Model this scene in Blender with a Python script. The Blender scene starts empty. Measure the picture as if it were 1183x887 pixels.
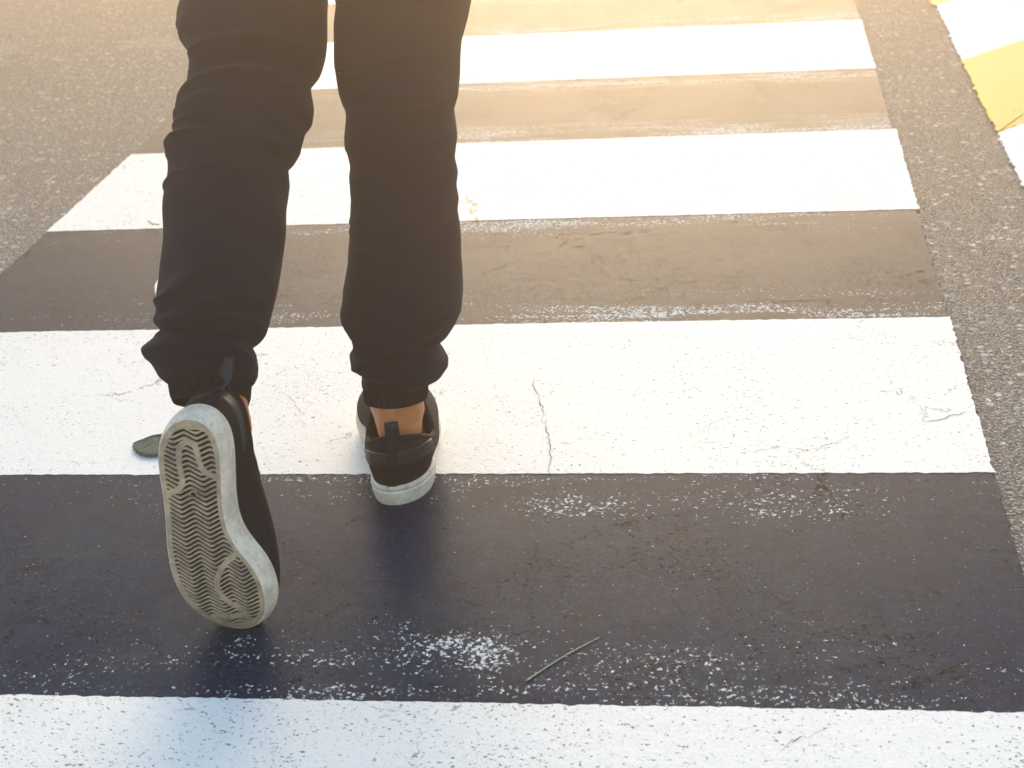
import bpy, bmesh, math, random
import numpy as np
from mathutils import Vector, Matrix
random.seed(7); np.random.seed(7)
scn = bpy.context.scene
COL = scn.collection
R = math.radians

# ------------------------------------------------------------------ camera
cd = bpy.data.cameras.new('camera'); cam = bpy.data.objects.new('camera', cd); COL.objects.link(cam)
cam.location = (-0.29798, -1.30249, 0.98809)
cam.rotation_euler = (1.1264, 0.07299, 0.12719)
cd.sensor_width = 36.0; cd.lens = 1850.0/1183.0*36.0
cd.clip_start = 0.02; cd.clip_end = 500
cd.dof.use_dof = True; cd.dof.focus_distance = 1.98; cd.dof.aperture_fstop = 10.0
scn.camera = cam

# ------------------------------------------------------------------ world, sun, exposure
SUN_EL, SUN_AZ = 11.0, -4.0
w = bpy.data.worlds.new('World'); scn.world = w; w.use_nodes = True
nt = w.node_tree; nt.nodes.clear()
sky = nt.nodes.new('ShaderNodeTexSky'); sky.sky_type = 'NISHITA'; sky.sun_disc = False
sky.sun_elevation = R(SUN_EL); sky.sun_rotation = R(SUN_AZ)
sky.air_density = 1.0; sky.dust_density = 1.3; sky.ozone_density = 1.2
bg = nt.nodes.new('ShaderNodeBackground'); bg.inputs['Strength'].default_value = 0.15
wo = nt.nodes.new('ShaderNodeOutputWorld')
nt.links.new(sky.outputs[0], bg.inputs[0]); nt.links.new(bg.outputs[0], wo.inputs[0])
sd = bpy.data.lights.new('sun', 'SUN'); sd.energy = 1.25; sd.angle = R(32); sd.color = (1.0, 0.80, 0.54)
sun = bpy.data.objects.new('sun', sd); COL.objects.link(sun)
e, a = R(SUN_EL), R(SUN_AZ)
tosun = Vector((math.sin(a)*math.cos(e), math.cos(a)*math.cos(e), math.sin(e)))
sun.rotation_euler = tosun.to_track_quat('Z', 'Y').to_euler(); sun.location = tosun*20
scn.view_settings.view_transform = 'Standard'; scn.view_settings.look = 'None'
scn.view_settings.gamma = 1.0; scn.view_settings.exposure = 2.02
scn.view_settings.use_curve_mapping = False

# ------------------------------------------------------------------ haze, added to imitate the warm glow of lens flare
FLARE_DENSITY = 0.08; FLARE_COLOR = (1.0, 0.79, 0.56); FLARE_G = 0.86

# ------------------------------------------------------------------ node helpers
class NT:
    def __init__(s, name):
        s.m = bpy.data.materials.new(name); s.m.use_nodes = True; s.t = s.m.node_tree; s.t.nodes.clear()
        s.out = s.t.nodes.new('ShaderNodeOutputMaterial'); s.b = s.t.nodes.new('ShaderNodeBsdfPrincipled')
        s.t.links.new(s.b.outputs[0], s.out.inputs['Surface'])
        g = s.t.nodes.new('ShaderNodeTexCoord'); s.obj = g.outputs['Object']
    def n(s, ty, **k):
        x = s.t.nodes.new(ty)
        for a_, v in k.items(): setattr(x, a_, v)
        return x
    def put(s, sock, v):
        if isinstance(v, bpy.types.NodeSocket): s.t.links.new(v, sock)
        elif v is not None:
            if sock.type == 'RGBA' and len(v) == 3: v = (*v, 1)
            sock.default_value = v
    def math(s, op, a_, b_=None, c_=None, clamp=False):
        x = s.n('ShaderNodeMath', operation=op, use_clamp=clamp)
        s.put(x.inputs[0], a_)
        if b_ is not None: s.put(x.inputs[1], b_)
        if c_ is not None: s.put(x.inputs[2], c_)
        return x.outputs[0]
    def scale(s, sx, sy, sz, rz=0, vec=None):
        x = s.n('ShaderNodeMapping'); s.put(x.inputs['Vector'], vec or s.obj)
        x.inputs['Scale'].default_value = (sx, sy, sz); x.inputs['Rotation'].default_value = (0, 0, rz)
        return x.outputs[0]
    def noise(s, sc, det=2, rough=.5, vec=None, w_=None):
        x = s.n('ShaderNodeTexNoise'); x.inputs['Scale'].default_value = sc
        x.inputs['Detail'].default_value = det; x.inputs['Roughness'].default_value = rough
        s.put(x.inputs['Vector'], vec or s.obj); return x.outputs['Fac']
    def vor(s, sc, feature='F1', vec=None, out='Distance', rnd=1.0):
        x = s.n('ShaderNodeTexVoronoi', feature=feature); x.inputs['Scale'].default_value = sc
        x.inputs['Randomness'].default_value = rnd
        s.put(x.inputs['Vector'], vec or s.obj); return x.outputs[out]
    def step(s, v, lo, hi, a_=0.0, b_=1.0):
        x = s.n('ShaderNodeMapRange', interpolation_type='SMOOTHSTEP')
        s.put(x.inputs['Value'], v); s.put(x.inputs['From Min'], lo); s.put(x.inputs['From Max'], hi)
        x.inputs['To Min'].default_value = a_; x.inputs['To Max'].default_value = b_
        return x.outputs['Result']
    def mix(s, f, a_, b_):
        x = s.n('ShaderNodeMix', data_type='RGBA'); s.put(x.inputs[0], f); s.put(x.inputs[6], a_); s.put(x.inputs[7], b_)
        return x.outputs[2]
    def ramp(s, f, stops):
        x = s.n('ShaderNodeValToRGB'); s.put(x.inputs[0], f); cr = x.color_ramp
        while len(cr.elements) < len(stops): cr.elements.new(0.5)
        for e_, (p, c) in zip(cr.elements, stops): e_.position = p; e_.color = (*c, 1)
        return x.outputs[0]
    def bump(s, h, strength, dist, normal=None):
        x = s.n('ShaderNodeBump'); x.inputs['Strength'].default_value = strength; x.inputs['Distance'].default_value = dist
        s.put(x.inputs['Height'], h)
        if normal is not None: s.put(x.inputs['Normal'], normal)
        return x.outputs[0]
    def sep(s, v=None):
        x = s.n('ShaderNodeSeparateXYZ'); s.put(x.inputs[0], v or s.obj); return x.outputs
    def attr(s, name, out='Fac'):
        x = s.n('ShaderNodeAttribute'); x.attribute_name = name; return x.outputs[out]
    def set(s, **k):
        for a_, v in k.items(): s.put(s.b.inputs[a_.replace('_', ' ')], v)
        return s.m

S = 0.48   # width of one stripe

def m_asphalt():
    t = NT('asphalt')
    wv = t.n('ShaderNodeVectorMath', operation='ADD')
    nz = t.n('ShaderNodeTexNoise'); nz.inputs['Scale'].default_value = 300; t.put(nz.inputs['Vector'], t.obj)
    sc = t.n('ShaderNodeVectorMath', operation='SCALE'); t.put(sc.inputs[0], nz.outputs['Color']); sc.inputs['Scale'].default_value = .0035
    t.put(wv.inputs[0], t.obj); t.put(wv.inputs[1], sc.outputs[0])
    wp = wv.outputs[0]
    d1 = t.vor(205, vec=wp); c1 = t.vor(205, vec=wp, out='Color'); d2 = t.vor(420, vec=wp)
    cell = t.sep(c1)[0]
    stone = t.step(d1, .62, .30)
    tone = t.ramp(cell, [(0, (.08, .083, .088)), (.4, (.195, .205, .215)), (.72, (.37, .385, .40)), (1, (.70, .715, .72))])
    fine = t.noise(700, 3, .6)
    d3 = t.vor(78, vec=wp); c3 = t.sep(t.vor(78, vec=wp, out='Color'))
    bigs = t.math('MULTIPLY', t.step(d3, .52, .34), t.step(c3[1], .66, .70))
    c = t.mix(stone, (.012, .0115, .0115), tone)
    c = t.mix(bigs, c, t.ramp(c3[0], [(0, (.10, .095, .09)), (.5, (.36, .35, .32)), (1, (.74, .71, .66))]))
    c = t.mix(t.step(fine, .35, .65, 0, .35), c, (.28, .27, .25))
    big = t.noise(3.0, 4, .6)
    c = t.mix(t.step(big, .35, .7, 0, .3), c, (.16, .155, .145))
    # stray white paint rubbed on the asphalt
    pw = t.math('MULTIPLY', t.step(t.noise(2.2, 2), .56, .66), t.step(t.noise(120, 3, .6), .52, .62, 0, .75))
    c = t.mix(pw, c, (.6, .6, .57))
    h = t.math('ADD', t.math('MULTIPLY', stone, t.math('ADD', cell, .5)), t.math('MULTIPLY', d2, -.35))
    h = t.math('ADD', t.math('ADD', h, t.math('MULTIPLY', bigs, .9)), t.math('MULTIPLY', fine, .3))
    return t.set(Base_Color=c, Roughness=t.step(cell, 0, 1, .6, .85), Normal=t.bump(h, .9, .003), Specular_IOR_Level=.3)

def hairline(t, sc=4.2, width=.0015, seed=0.0):
    """thin wandering cracks shared by all painted sheets: distance to the border of large warped cells"""
    nz = t.n('ShaderNodeTexNoise'); nz.inputs['Scale'].default_value = 14; nz.inputs['Detail'].default_value = 6; nz.inputs['Roughness'].default_value = .7
    t.put(nz.inputs['Vector'], t.obj)
    sc_ = t.n('ShaderNodeVectorMath', operation='SCALE'); t.put(sc_.inputs[0], nz.outputs['Color']); sc_.inputs['Scale'].default_value = .11
    ad = t.n('ShaderNodeVectorMath', operation='ADD'); t.put(ad.inputs[0], t.obj); t.put(ad.inputs[1], sc_.outputs[0])
    fl = t.n('ShaderNodeVectorMath', operation='MULTIPLY'); t.put(fl.inputs[0], ad.outputs[0]); fl.inputs[1].default_value = (1, 1, 0)
    of = t.n('ShaderNodeVectorMath', operation='ADD'); t.put(of.inputs[0], fl.outputs[0]); of.inputs[1].default_value = (seed, seed, 0)
    d = t.vor(sc, 'DISTANCE_TO_EDGE', vec=of.outputs[0])
    line = t.step(d, width*sc*1.1, width*sc*.35)
    gate = t.step(t.noise(5.5, 3, .6), .47, .60)
    gap = t.step(t.noise(60, 2, .6), .40, .52)
    return t.math('MULTIPLY', t.math('MULTIPLY', line, gate), gap)

def edge_bands(t):
    """0..1 closeness to the rims of each dark stripe, for the rubbed white paint"""
    y = t.sep()[1]
    f = t.math('FRACT', t.math('DIVIDE', t.math('ADD', y, 9.6), 2*S))     # 0..0.5 is a dark stripe
    lo = t.step(f, .20, .02); hi = t.step(f, .36, .47)
    return y, f, lo, hi

def m_dark_paint():
    t = NT('dark_road_paint')
    y, f, lo, hi = edge_bands(t); x = t.sep()[0]
    stretch = t.scale(1, .95, 1)
    low = t.noise(3.2, 3, .6)
    mid = t.noise(11, 3, .65)
    streak = t.noise(7, 3, .6, vec=t.scale(.45, 3.5, 1, R(2)))
    # local blob of worn white paint in front of the walking feet
    def blob(cx, cy, rx, ry):
        dx = t.math('DIVIDE', t.math('SUBTRACT', x, cx), rx); dy = t.math('DIVIDE', t.math('SUBTRACT', y, cy), ry)
        q = t.math('ADD', t.math('MULTIPLY', dx, dx), t.math('MULTIPLY', dy, dy))
        return t.step(t.math('SQRT', q), 1.0, .15)
    b = blob(-.60, .085, .125, .07)
    for args, k in (((-.50, .40, .17, .065), .75), ((-.26, .395, .2, .065), .8), ((-.40, .07, .25, .07), .55),
                    ((-.85, .10, .045, .035), .7), ((-.69, .12, .07, .05), .55), ((-1.0, .385, .12, .05), .4), ((-1.04, .02, .09, .04), .5)):
        b = t.math('MAXIMUM', b, t.math('MULTIPLY', blob(*args), k))
    far = t.step(y, .6, 1.0)                               # the farther stripes are rubbed along both rims
    rims = t.math('MULTIPLY', t.math('MAXIMUM', lo, hi), t.step(streak, .38, .62, .1, 1.0))
    rims = t.math('MULTIPLY', rims, t.math('ADD', t.math('MULTIPLY', far, .38), .58))
    rims = t.math('MULTIPLY', rims, t.step(x, -1.6, -.75, .25, 1.0))
    dens = t.math('MAXIMUM', t.math('MULTIPLY', b, t.step(mid, .3, .6, .45, 1)), rims)
    dens = t.math('ADD', dens, t.step(low, .5, .75, 0, .12))
    n1 = t.noise(210, 4, .68, vec=stretch)
    thr = t.math('SUBTRACT', .702, t.math('MULTIPLY', dens, .205))
    fleck = t.step(n1, thr, t.math('ADD', thr, .022))
    # thinly smeared white film on the far stripes
    film = t.math('MULTIPLY', t.math('MULTIPLY', rims, t.step(y, 1.0, 2.4)), t.step(t.noise(22, 5, .7, vec=t.scale(.6, 4, 1)), .38, .62, 0, .8))
    # pits through to darker stone, elongated across the road
    n2 = t.noise(190, 2, .6, vec=t.scale(1, 1.5, 1))
    pit_d = t.step(t.noise(6, 3, .6), .38, .65)
    pthr = t.math('SUBTRACT', .672, t.math('MULTIPLY', pit_d, .075))
    pit = t.step(n2, pthr, t.math('ADD', pthr, .025))
    grain = t.noise(430, 3, .65)
    base = t.mix(t.step(low, .3, .7), (.006, .020, .050), (.014, .032, .058))
    base = t.mix(t.step(grain, .45, .75, 0, .25), base, (.06, .075, .095)); base = t.mix(t.math('MULTIPLY', t.step(t.noise(330, 2, .6, vec=stretch), .675, .71), .7), base, (.36, .37, .37))
    base = t.mix(t.step(mid, .45, .75, 0, .3), base, (.05, .045, .05))
    base = t.mix(t.step(t.noise(26, 5, .75), .44, .64, 0, .5), base, (.004, .009, .020)); base = t.mix(t.step(t.noise(5, 5, .7, vec=t.scale(.5, 1.6, 1, .5)), .5, .72, 0, .4), base, (.055, .066, .072))
    hl = hairline(t)
    pit = t.math('MAXIMUM', pit, hl)
    c = t.mix(pit, base, (.004, .004, .007))
    c = t.mix(film, c, (.45, .44, .40))
    c = t.mix(fleck, c, (.72, .72, .68))
    h = t.math('ADD', t.math('MULTIPLY', pit, -1.3), t.math('MULTIPLY', fleck, .7))
    h = t.math('ADD', h, t.math('ADD', t.math('MULTIPLY', t.noise(240, 3, .6), .9), t.math('MULTIPLY', t.noise(60, 2, .5), 1.0)))
    rough = t.math('ADD', t.step(grain, .3, .7, .40, .50), t.math('MULTIPLY', t.math('ADD', pit, fleck), .3))
    return t.set(Base_Color=c, Roughness=rough, Normal=t.bump(h, .16, .0012), Specular_IOR_Level=.03)

def m_white_paint(name='white_road_paint', col=(.84, .815, .755), chip=1.0):
    t = NT(name)
    y = t.sep()[1]
    low = t.noise(4.5, 3, .6); mid = t.noise(16, 3, .6)
    near = t.step(y, .35, -.02)
    n1 = t.noise(190, 2, .6, vec=t.scale(1, 1.35, 1))
    thr = t.math('SUBTRACT', .700, t.math('MULTIPLY', t.step(low, .35, .65), .060*chip))
    thr = t.math('SUBTRACT', thr, t.math('MULTIPLY', near, .030))
    chipf = t.step(n1, thr, t.math('ADD', thr, .03))
    n3 = t.noise(75, 3, .7, vec=t.scale(1, 1.6, 1))
    th3 = t.math('SUBTRACT', .735, t.math('MULTIPLY', t.step(mid, .45, .68), .085*chip))
    th3 = t.math('SUBTRACT', th3, t.math('MULTIPLY', near, .02))
    chip3 = t.step(n3, th3, t.math('ADD', th3, .025))
    fine = t.noise(420, 2, .6)
    ff = t.math('MULTIPLY', t.step(fine, .60, .70), .5)
    dirt = t.step(low, .4, .85, 0, .16)
    c = t.mix(dirt, col, tuple(v*.72 for v in col))
    c = t.mix(ff, c, (.40, .40, .36))
    k = t.math('MAXIMUM', chipf, chip3)
    k = t.math('MAXIMUM', k, t.math('MULTIPLY', hairline(t), .75))
    c = t.mix(t.math('MULTIPLY', k, .9), c, t.mix(low, (.055, .058, .05), (.15, .145, .11)))
    h = t.math('ADD', t.math('MULTIPLY', k, -1.0), t.math('ADD', t.math('MULTIPLY', t.noise(230, 3, .6), .8), t.math('MULTIPLY', t.noise(60, 2), .8)))
    return t.set(Base_Color=c, Roughness=.62, Normal=t.bump(h, .5, .0012), Specular_IOR_Level=.35)

def m_simple(name, col, rough=.6, spec=.4, bump=None, var=.25, sc=60):
    t = NT(name)
    n = t.noise(sc, 4, .6)
    c = t.mix(t.step(n, .3, .7), tuple(v*(1-var) for v in col), tuple(min(1, v*(1+var)) for v in col))
    k = dict(Base_Color=c, Roughness=rough, Specular_IOR_Level=spec)
    if bump: k['Normal'] = t.bump(t.noise(bump[0], 3, .6), bump[1], bump[2])
    return t.set(**k)

def m_twill():
    t = NT('dark_twill_fabric')
    wv = t.n('ShaderNodeTexWave', wave_type='BANDS', bands_direction='DIAGONAL'); wv.inputs['Scale'].default_value = 260
    wv.inputs['Distortion'].default_value = 1.5; wv.inputs['Detail'].default_value = 2; t.put(wv.inputs['Vector'], t.obj)
    n = t.noise(900, 2, .6); n2 = t.noise(9, 3, .6); n3 = t.noise(45, 3, .6)
    c = t.mix(t.step(n2, .3, .7), (.004, .0036, .014), (.0075, .0065, .021))
    c = t.mix(t.math('MULTIPLY', wv.outputs['Fac'], t.step(n, .35, .7, 0, .5)), c, (.036, .033, .055))
    h = t.math('ADD', t.math('ADD', wv.outputs['Fac'], n), t.math('MULTIPLY', n3, 1.2))
    m = t.set(Base_Color=c, Roughness=.88, Specular_IOR_Level=.15, Normal=t.bump(h, .75, .0009))
    t.b.inputs['Sheen Weight'].default_value = .04; t.b.inputs['Sheen Roughness'].default_value = .5
    t.b.inputs['Sheen Tint'].default_value = (.8, .75, .85, 1)
    return m

def m_rubber(name, clean, dirty, amt):
    t = NT(name)
    n = t.noise(45, 5, .7); n2 = t.noise(600, 3, .6); n3 = t.noise(160, 3, .6)
    f = t.math('MULTIPLY', t.math('ADD', t.step(n, .35, .7), t.step(n3, .5, .7, 0, .5)), amt, clamp=True)
    c = t.mix(f, clean, dirty)
    c = t.mix(t.step(t.noise(170, 4, .7, vec=t.scale(1, 1, .35)), .60, .72, 0, .55), c, tuple(v*.45 for v in dirty))
    return t.set(Base_Color=c, Roughness=.62, Specular_IOR_Level=.35, Normal=t.bump(t.math('ADD', n2, t.math('MULTIPLY', n3, 1.5)), .35, .0006))

def m_tread():
    t = NT('tread_rubber')
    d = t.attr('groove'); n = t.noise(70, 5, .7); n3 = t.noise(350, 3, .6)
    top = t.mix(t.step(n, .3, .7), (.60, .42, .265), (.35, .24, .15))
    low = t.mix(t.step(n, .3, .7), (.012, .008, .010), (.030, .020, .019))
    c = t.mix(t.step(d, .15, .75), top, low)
    toe_dark = t.attr('toe_dark')
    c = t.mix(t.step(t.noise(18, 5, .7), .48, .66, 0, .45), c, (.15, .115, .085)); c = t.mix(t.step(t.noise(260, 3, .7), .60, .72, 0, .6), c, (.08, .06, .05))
    c = t.mix(t.math('MULTIPLY', toe_dark, .55), c, (.13, .10, .085))  # tread colour gets darker towards the toe end
    return t.set(Base_Color=c, Roughness=.65, Specular_IOR_Level=.3, Normal=t.bump(n3, .3, .0005))

def m_skin():
    t = NT('skin')
    n = t.noise(30, 3, .6); n2 = t.noise(500, 3, .6)
    c = t.mix(t.step(n, .3, .7), (.74, .27, .09), (.58, .185, .055))
    m = t.set(Base_Color=c, Roughness=.5, Specular_IOR_Level=.4, Normal=t.bump(n2, .15, .0005))
    t.b.inputs['Subsurface Weight'].default_value = .12; t.b.inputs['Subsurface Radius'].default_value = (.012, .004, .002)
    t.b.inputs['Subsurface Scale'].default_value = .6
    return m

def m_leaf():
    t = NT('grey_green_leaf')
    n = t.noise(90, 5, .7); n2 = t.noise(260, 3, .6)
    wv = t.n('ShaderNodeTexWave', wave_type='BANDS', bands_direction='X'); wv.inputs['Scale'].default_value = 26; wv.inputs['Distortion'].default_value = 3.5
    wv.inputs['Detail'].default_value = 2; wv.inputs['Detail Scale'].default_value = 30; t.put(wv.inputs['Vector'], t.scale(1, 1, 1, .5))
    c = t.mix(t.step(n, .35, .65), (.045, .058, .046), (.10, .125, .10))
    c = t.mix(t.step(wv.outputs['Fac'], .82, .97, 0, .5), c, (.16, .19, .15))
    c = t.mix(t.step(n2, .66, .72), c, (.5, .5, .46))
    return t.set(Base_Color=c, Roughness=.8, Specular_IOR_Level=.2, Normal=t.bump(t.math('ADD', n, wv.outputs['Fac']), .5, .001))

M = dict(
    asphalt=m_asphalt(), dark=m_dark_paint(), white=m_white_paint(),
    yellow=m_white_paint('yellow_road_paint', (.78, .49, .07), .5),
    white2=m_white_paint('white_edge_paint', (.80, .80, .77), .5),
    crack=m_simple('crack_dark', (.07, .07, .06), .9, .1),
    twill=m_twill(), skin=m_skin(),
    knit=m_simple('dark_rib_knit', (.013, .0115, .017), .95, .1, (900, .4, .0005), .3, 400),
    cloth=m_simple('black_shoe_textile', (.011, .0095, .014), .85, .18, (1100, .5, .0004), .25, 300),
    leather=m_simple('black_leather', (.012, .011, .015), .45, .4, (420, .6, .0006), .2, 120),
    emboss=m_simple('embossed_lettering', (.045, .042, .045), .5, .4, None, .15, 100),
    mid=m_rubber('white_sidewall_rubber', (.92, .75, .58), (.42, .31, .19), .5),
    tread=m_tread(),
    leaf=m_leaf(),
    straw=m_simple('dry_straw', (.42, .40, .26), .5, .4, None, .2, 200),
    scrap=m_simple('white_paper', (.75, .75, .73), .7, .2, None, .05, 50),
)

# ------------------------------------------------------------------ object helpers
def mesh_obj(name, verts, faces, mat, parent=None, smooth=True):
    me = bpy.data.meshes.new(name); me.from_pydata([tuple(map(float, v)) for v in verts], [], faces); me.update()
    me.materials.append(mat)
    if smooth: me.polygons.foreach_set('use_smooth', [True]*len(me.polygons))
    o = bpy.data.objects.new(name, me); COL.objects.link(o)
    if parent: o.parent = parent
    return o
def structure(o): o['kind'] = 'structure'; return o
def empty(name, loc, label, cat, group=None):
    o = bpy.data.objects.new(name, None); COL.objects.link(o); o.location = loc; o.empty_display_size = .1
    o['label'] = label; o['category'] = cat
    if group: o['group'] = group
    return o
def tag(o, label, cat, group=None):
    o['label'] = label; o['category'] = cat
    if group: o['group'] = group
    return o
def noise1(n, sig, amp, seed):
    r = np.random.RandomState(seed % 100000 if seed >= 0 else 5000-seed); v = r.randn(n+8*sig)
    k = np.exp(-0.5*(np.arange(-3*sig, 3*sig+1)/sig)**2); k /= k.sum()
    v = np.convolve(v, k, 'same')[4*sig:4*sig+n]; return v/(v.std()+1e-9)*amp

# ------------------------------------------------------------------ ground
def sheet(name, x0, x1, y0, y1, z, mat, jag=.0012, seed=1, nx=None, shear=0.0):
    """flat painted sheet with a slightly ragged outline; 'shear' slants its two long rims"""
    step_ = .003
    nx = max(8, int((x1-x0)/step_)); ny = max(8, int((y1-y0)/step_))
    def side(n, s): return noise1(n, 1, jag*1.3, s) + noise1(n, 3, jag*.35, s+50) + noise1(n, 60, jag*.9, s+90)
    pts = []
    b = side(nx, seed); r_ = side(ny, seed+1); t_ = side(nx, seed+2); l_ = side(ny, seed+3)
    for i in range(nx): u = i/(nx-1); pts.append((x0+(x1-x0)*u, y0+b[i]+shear*(x1-x0)*u, z))
    for i in range(1, ny-1): pts.append((x1+r_[i]*1.3, y0+(y1-y0)*i/(ny-1)+shear*(x1-x0), z))
    for i in range(nx): u = 1-i/(nx-1); pts.append((x0+(x1-x0)*u, y1+t_[i]+shear*(x1-x0)*u, z))
    for i in range(1, ny-1): pts.append((x0+l_[i]*1.3, y1-(y1-y0)*i/(ny-1), z))
    n = len(pts); th = .0006 if abs(z-.0036) < 1e-6 else .0028
    low = [(p[0], p[1], p[2]-th) for p in pts]
    faces = [tuple(range(n))] + [(i, i+n, (i+1) % n+n, (i+1) % n) for i in range(n)]
    return structure(mesh_obj(name, pts+low, faces, mat, smooth=False))

structure(mesh_obj('road', [(-34, -30, 0), (34, -30, 0), (34, 38, 0), (-34, 38, 0)], [(0, 1, 2, 3)], M['asphalt'], smooth=False))
W = 1.61885
sheet('crosswalk_dark_paint', -W, .0, -4.32, 9.12, .003, M['dark'], .0006, 3)
for i in range(-5, 10):
    if i % 2 == 0: continue
    sheet('crosswalk_white_stripe', -W-.002, .003+.0015*math.sin(i*2.3), i*S, (i+1)*S, .0036, M['white'], .0005, 20+7*i)
# slanted yellow and white bars of the marking beside the crossing
for k in range(-7, 12):
    y0 = 1.873+.5665*k
    sheet('edge_yellow_stripe' if k % 2 == 0 else 'edge_white_stripe', .198, .95, y0, y0+.5665, .004, M['yellow'] if k % 2 == 0 else M['white2'], .0012, 300+9*k, shear=1.0)

# cracks running through paint
CR = [[(-0.6026, 0.7615), (-0.5778, 0.6507), (-0.5637, 0.5864), (-0.5483, 0.4743)], [(-0.5459, 0.314), (-0.5466, 0.2493), (-0.5483, 0.1729)], [(-0.5114, 0.1616), (-0.4548, 0.1694), (-0.419, 0.1255), (-0.4056, 0.0989)], [(-0.2724, -0.0672), (-0.2655, -0.0514), (-0.2554, -0.0445), (-0.2388, -0.0387), (-0.2294, -0.0291)], [(-0.2051, 0.5482), (-0.1826, 0.5598), (-0.1644, 0.5886)], [(-0.0702, 0.6168), (-0.0426, 0.6263), (-0.014, 0.6434)], [(-1.1299, 0.0987), (-1.1216, 0.1399), (-1.0981, 0.1722), (-1.0859, 0.1814)], [(-1.022, 0.7692), (-0.9821, 0.739), (-0.9383, 0.6899), (-0.9032, 0.5907)], [(-0.3239, 0.1802), (-0.306, 0.2342), (-0.2942, 0.2651)], [(-0.0986, 0.1709), (-0.0716, 0.1945)], [(-1.5539, 1.2923), (-1.4455, 1.2773), (-1.3455, 1.2713)], [(-0.8271, 0.1286), (-0.796, 0.1427), (-0.7547, 0.1572)], [(-0.6248, 0.7678), (-0.6045, 0.7558)], [(-0.2612, 0.7113), (-0.3374, 0.6209), (-0.3707, 0.5716)], [(-0.314, 0.3916), (-0.2874, 0.4555), (-0.2552, 0.473)]]
CW = [.8, .7, .6, .5, .6, .6, .9, .35, .7, .8, .5, .6, .35, .3, .4]
vs, fs = [], []
for ci, (line, wd) in enumerate(zip(CR, CW)):
    P = []
    for (ax, ay), (bx, by) in zip(line, line[1:]):
        L = math.hypot(bx-ax, by-ay); n = max(2, int(L/.0028))
        for j in range(n): P.append((ax+(bx-ax)*j/n, ay+(by-ay)*j/n))
    P.append(line[-1]); P = np.array(P); n = len(P)
    P[:, 0] += noise1(n, 1, .0012, ci*3+1)+noise1(n, 4, .0016, ci*3+2); P[:, 1] += noise1(n, 1, .0012, ci*3+5)+noise1(n, 4, .0016, ci*3+6)
    wv = np.clip(.0006+noise1(n, 2, .0003, ci*3+9), .0002, .0011)*wd
    T = np.gradient(P, axis=0); T /= np.linalg.norm(T, axis=1)[:, None]+1e-9
    b0 = len(vs)
    for j in range(n):
        env = math.sin(math.pi*min(1, (j+.5)/n))**.5
        nx_, ny_ = -T[j, 1]*wv[j]*env, T[j, 0]*wv[j]*env
        vs += [(P[j, 0]+nx_, P[j, 1]+ny_, 0.0042), (P[j, 0]-nx_, P[j, 1]-ny_, 0.0042)]
        if j: k = b0+2*j; fs.append((k-2, k, k+1, k-1))
structure(mesh_obj('road_cracks', vs, fs, M['crack'], smooth=False))

# ------------------------------------------------------------------ shoe
SH_MED = [(.003, .0011), (.0106, .011), (.025, .0166), (.042, .0171), (.059, .0151), (.079, .0126), (.102, .0092), (.115, .0082), (.133, .0085), (.148, .0113), (.160, .0179), (.175, .0295), (.193, .0388), (.2155, .0417), (.2386, .0385), (.2546, .0309), (.2667, .0168)]
SH_LAT = [(.0014, -.0147), (.0055, -.030), (.017, -.0434), (.029, -.0522), (.0465, -.0578), (.0637, -.0602), (.084, -.0606), (.102, -.0608), (.125, -.0626), (.139, -.0645), (.167, -.0686), (.1915, -.0691), (.2215, -.0648), (.242, -.0559), (.262, -.0406), (.2705, -.0195)]
X0 = .0225
NO = 240
def outline():
    """closed curve, starts at the heel and runs lateral(+x) > toe > medial"""
    p = [(-(-.0085+X0), 0.0)] + [(-(u+X0), y) for y, u in SH_LAT] + [(-(-.0018+X0), .2730)] + [(-(u+X0), y) for y, u in reversed(SH_MED)]
    p = np.array(p); p = np.vstack([p, p[:1]])
    # uniform resample, smooth
    for it in range(2):
        d = np.r_[0, np.cumsum(np.linalg.norm(np.diff(p, axis=0), axis=1))]
        t = np.linspace(0, d[-1], 481)[:-1]
        p = np.c_[np.interp(t, d, p[:, 0]), np.interp(t, d, p[:, 1])]
        k = np.exp(-.5*(np.arange(-18, 19)/7.0)**2); k /= k.sum()
        q = np.vstack([p[-18:], p, p[:18]])
        p = np.c_[np.convolve(q[:, 0], k, 'valid'), np.convolve(q[:, 1], k, 'valid')]
        p = np.vstack([p, p[:1]])
    p = p[:-1][::2]
    return p[:NO]
OUT = outline()
def normals2(p):
    t = np.roll(p, -1, 0)-np.roll(p, 1, 0); n = np.c_[t[:, 1], -t[:, 0]]; n /= np.linalg.norm(n, axis=1)[:, None]
    # outward
    c = p.mean(0)
    if ((p-c)*n).sum() < 0: n = -n
    return n
NRM = normals2(OUT)
YMAX = OUT[:, 1].max(); YMIN = OUT[:, 1].min()
def toe_spring(y): return .0 + .010*np.clip((y-.20)/.073, 0, 1)**2

def ring_stack(levels, closed=True, cap0=False, cap1=False, flip=False):
    n = len(levels[0]); vs = [tuple(v) for l in levels for v in l]; fs = []
    m = n if closed else n-1
    for a_ in range(len(levels)-1):
        for i in range(m):
            q = (a_*n+i, a_*n+(i+1) % n, (a_+1)*n+(i+1) % n, (a_+1)*n+i); fs.append(q if not flip else q[::-1])
    if cap0: fs.append(tuple(range(n))[::-1])
    if cap1: fs.append(tuple(range((len(levels)-1)*n, len(levels)*n)))
    return vs, fs

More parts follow.
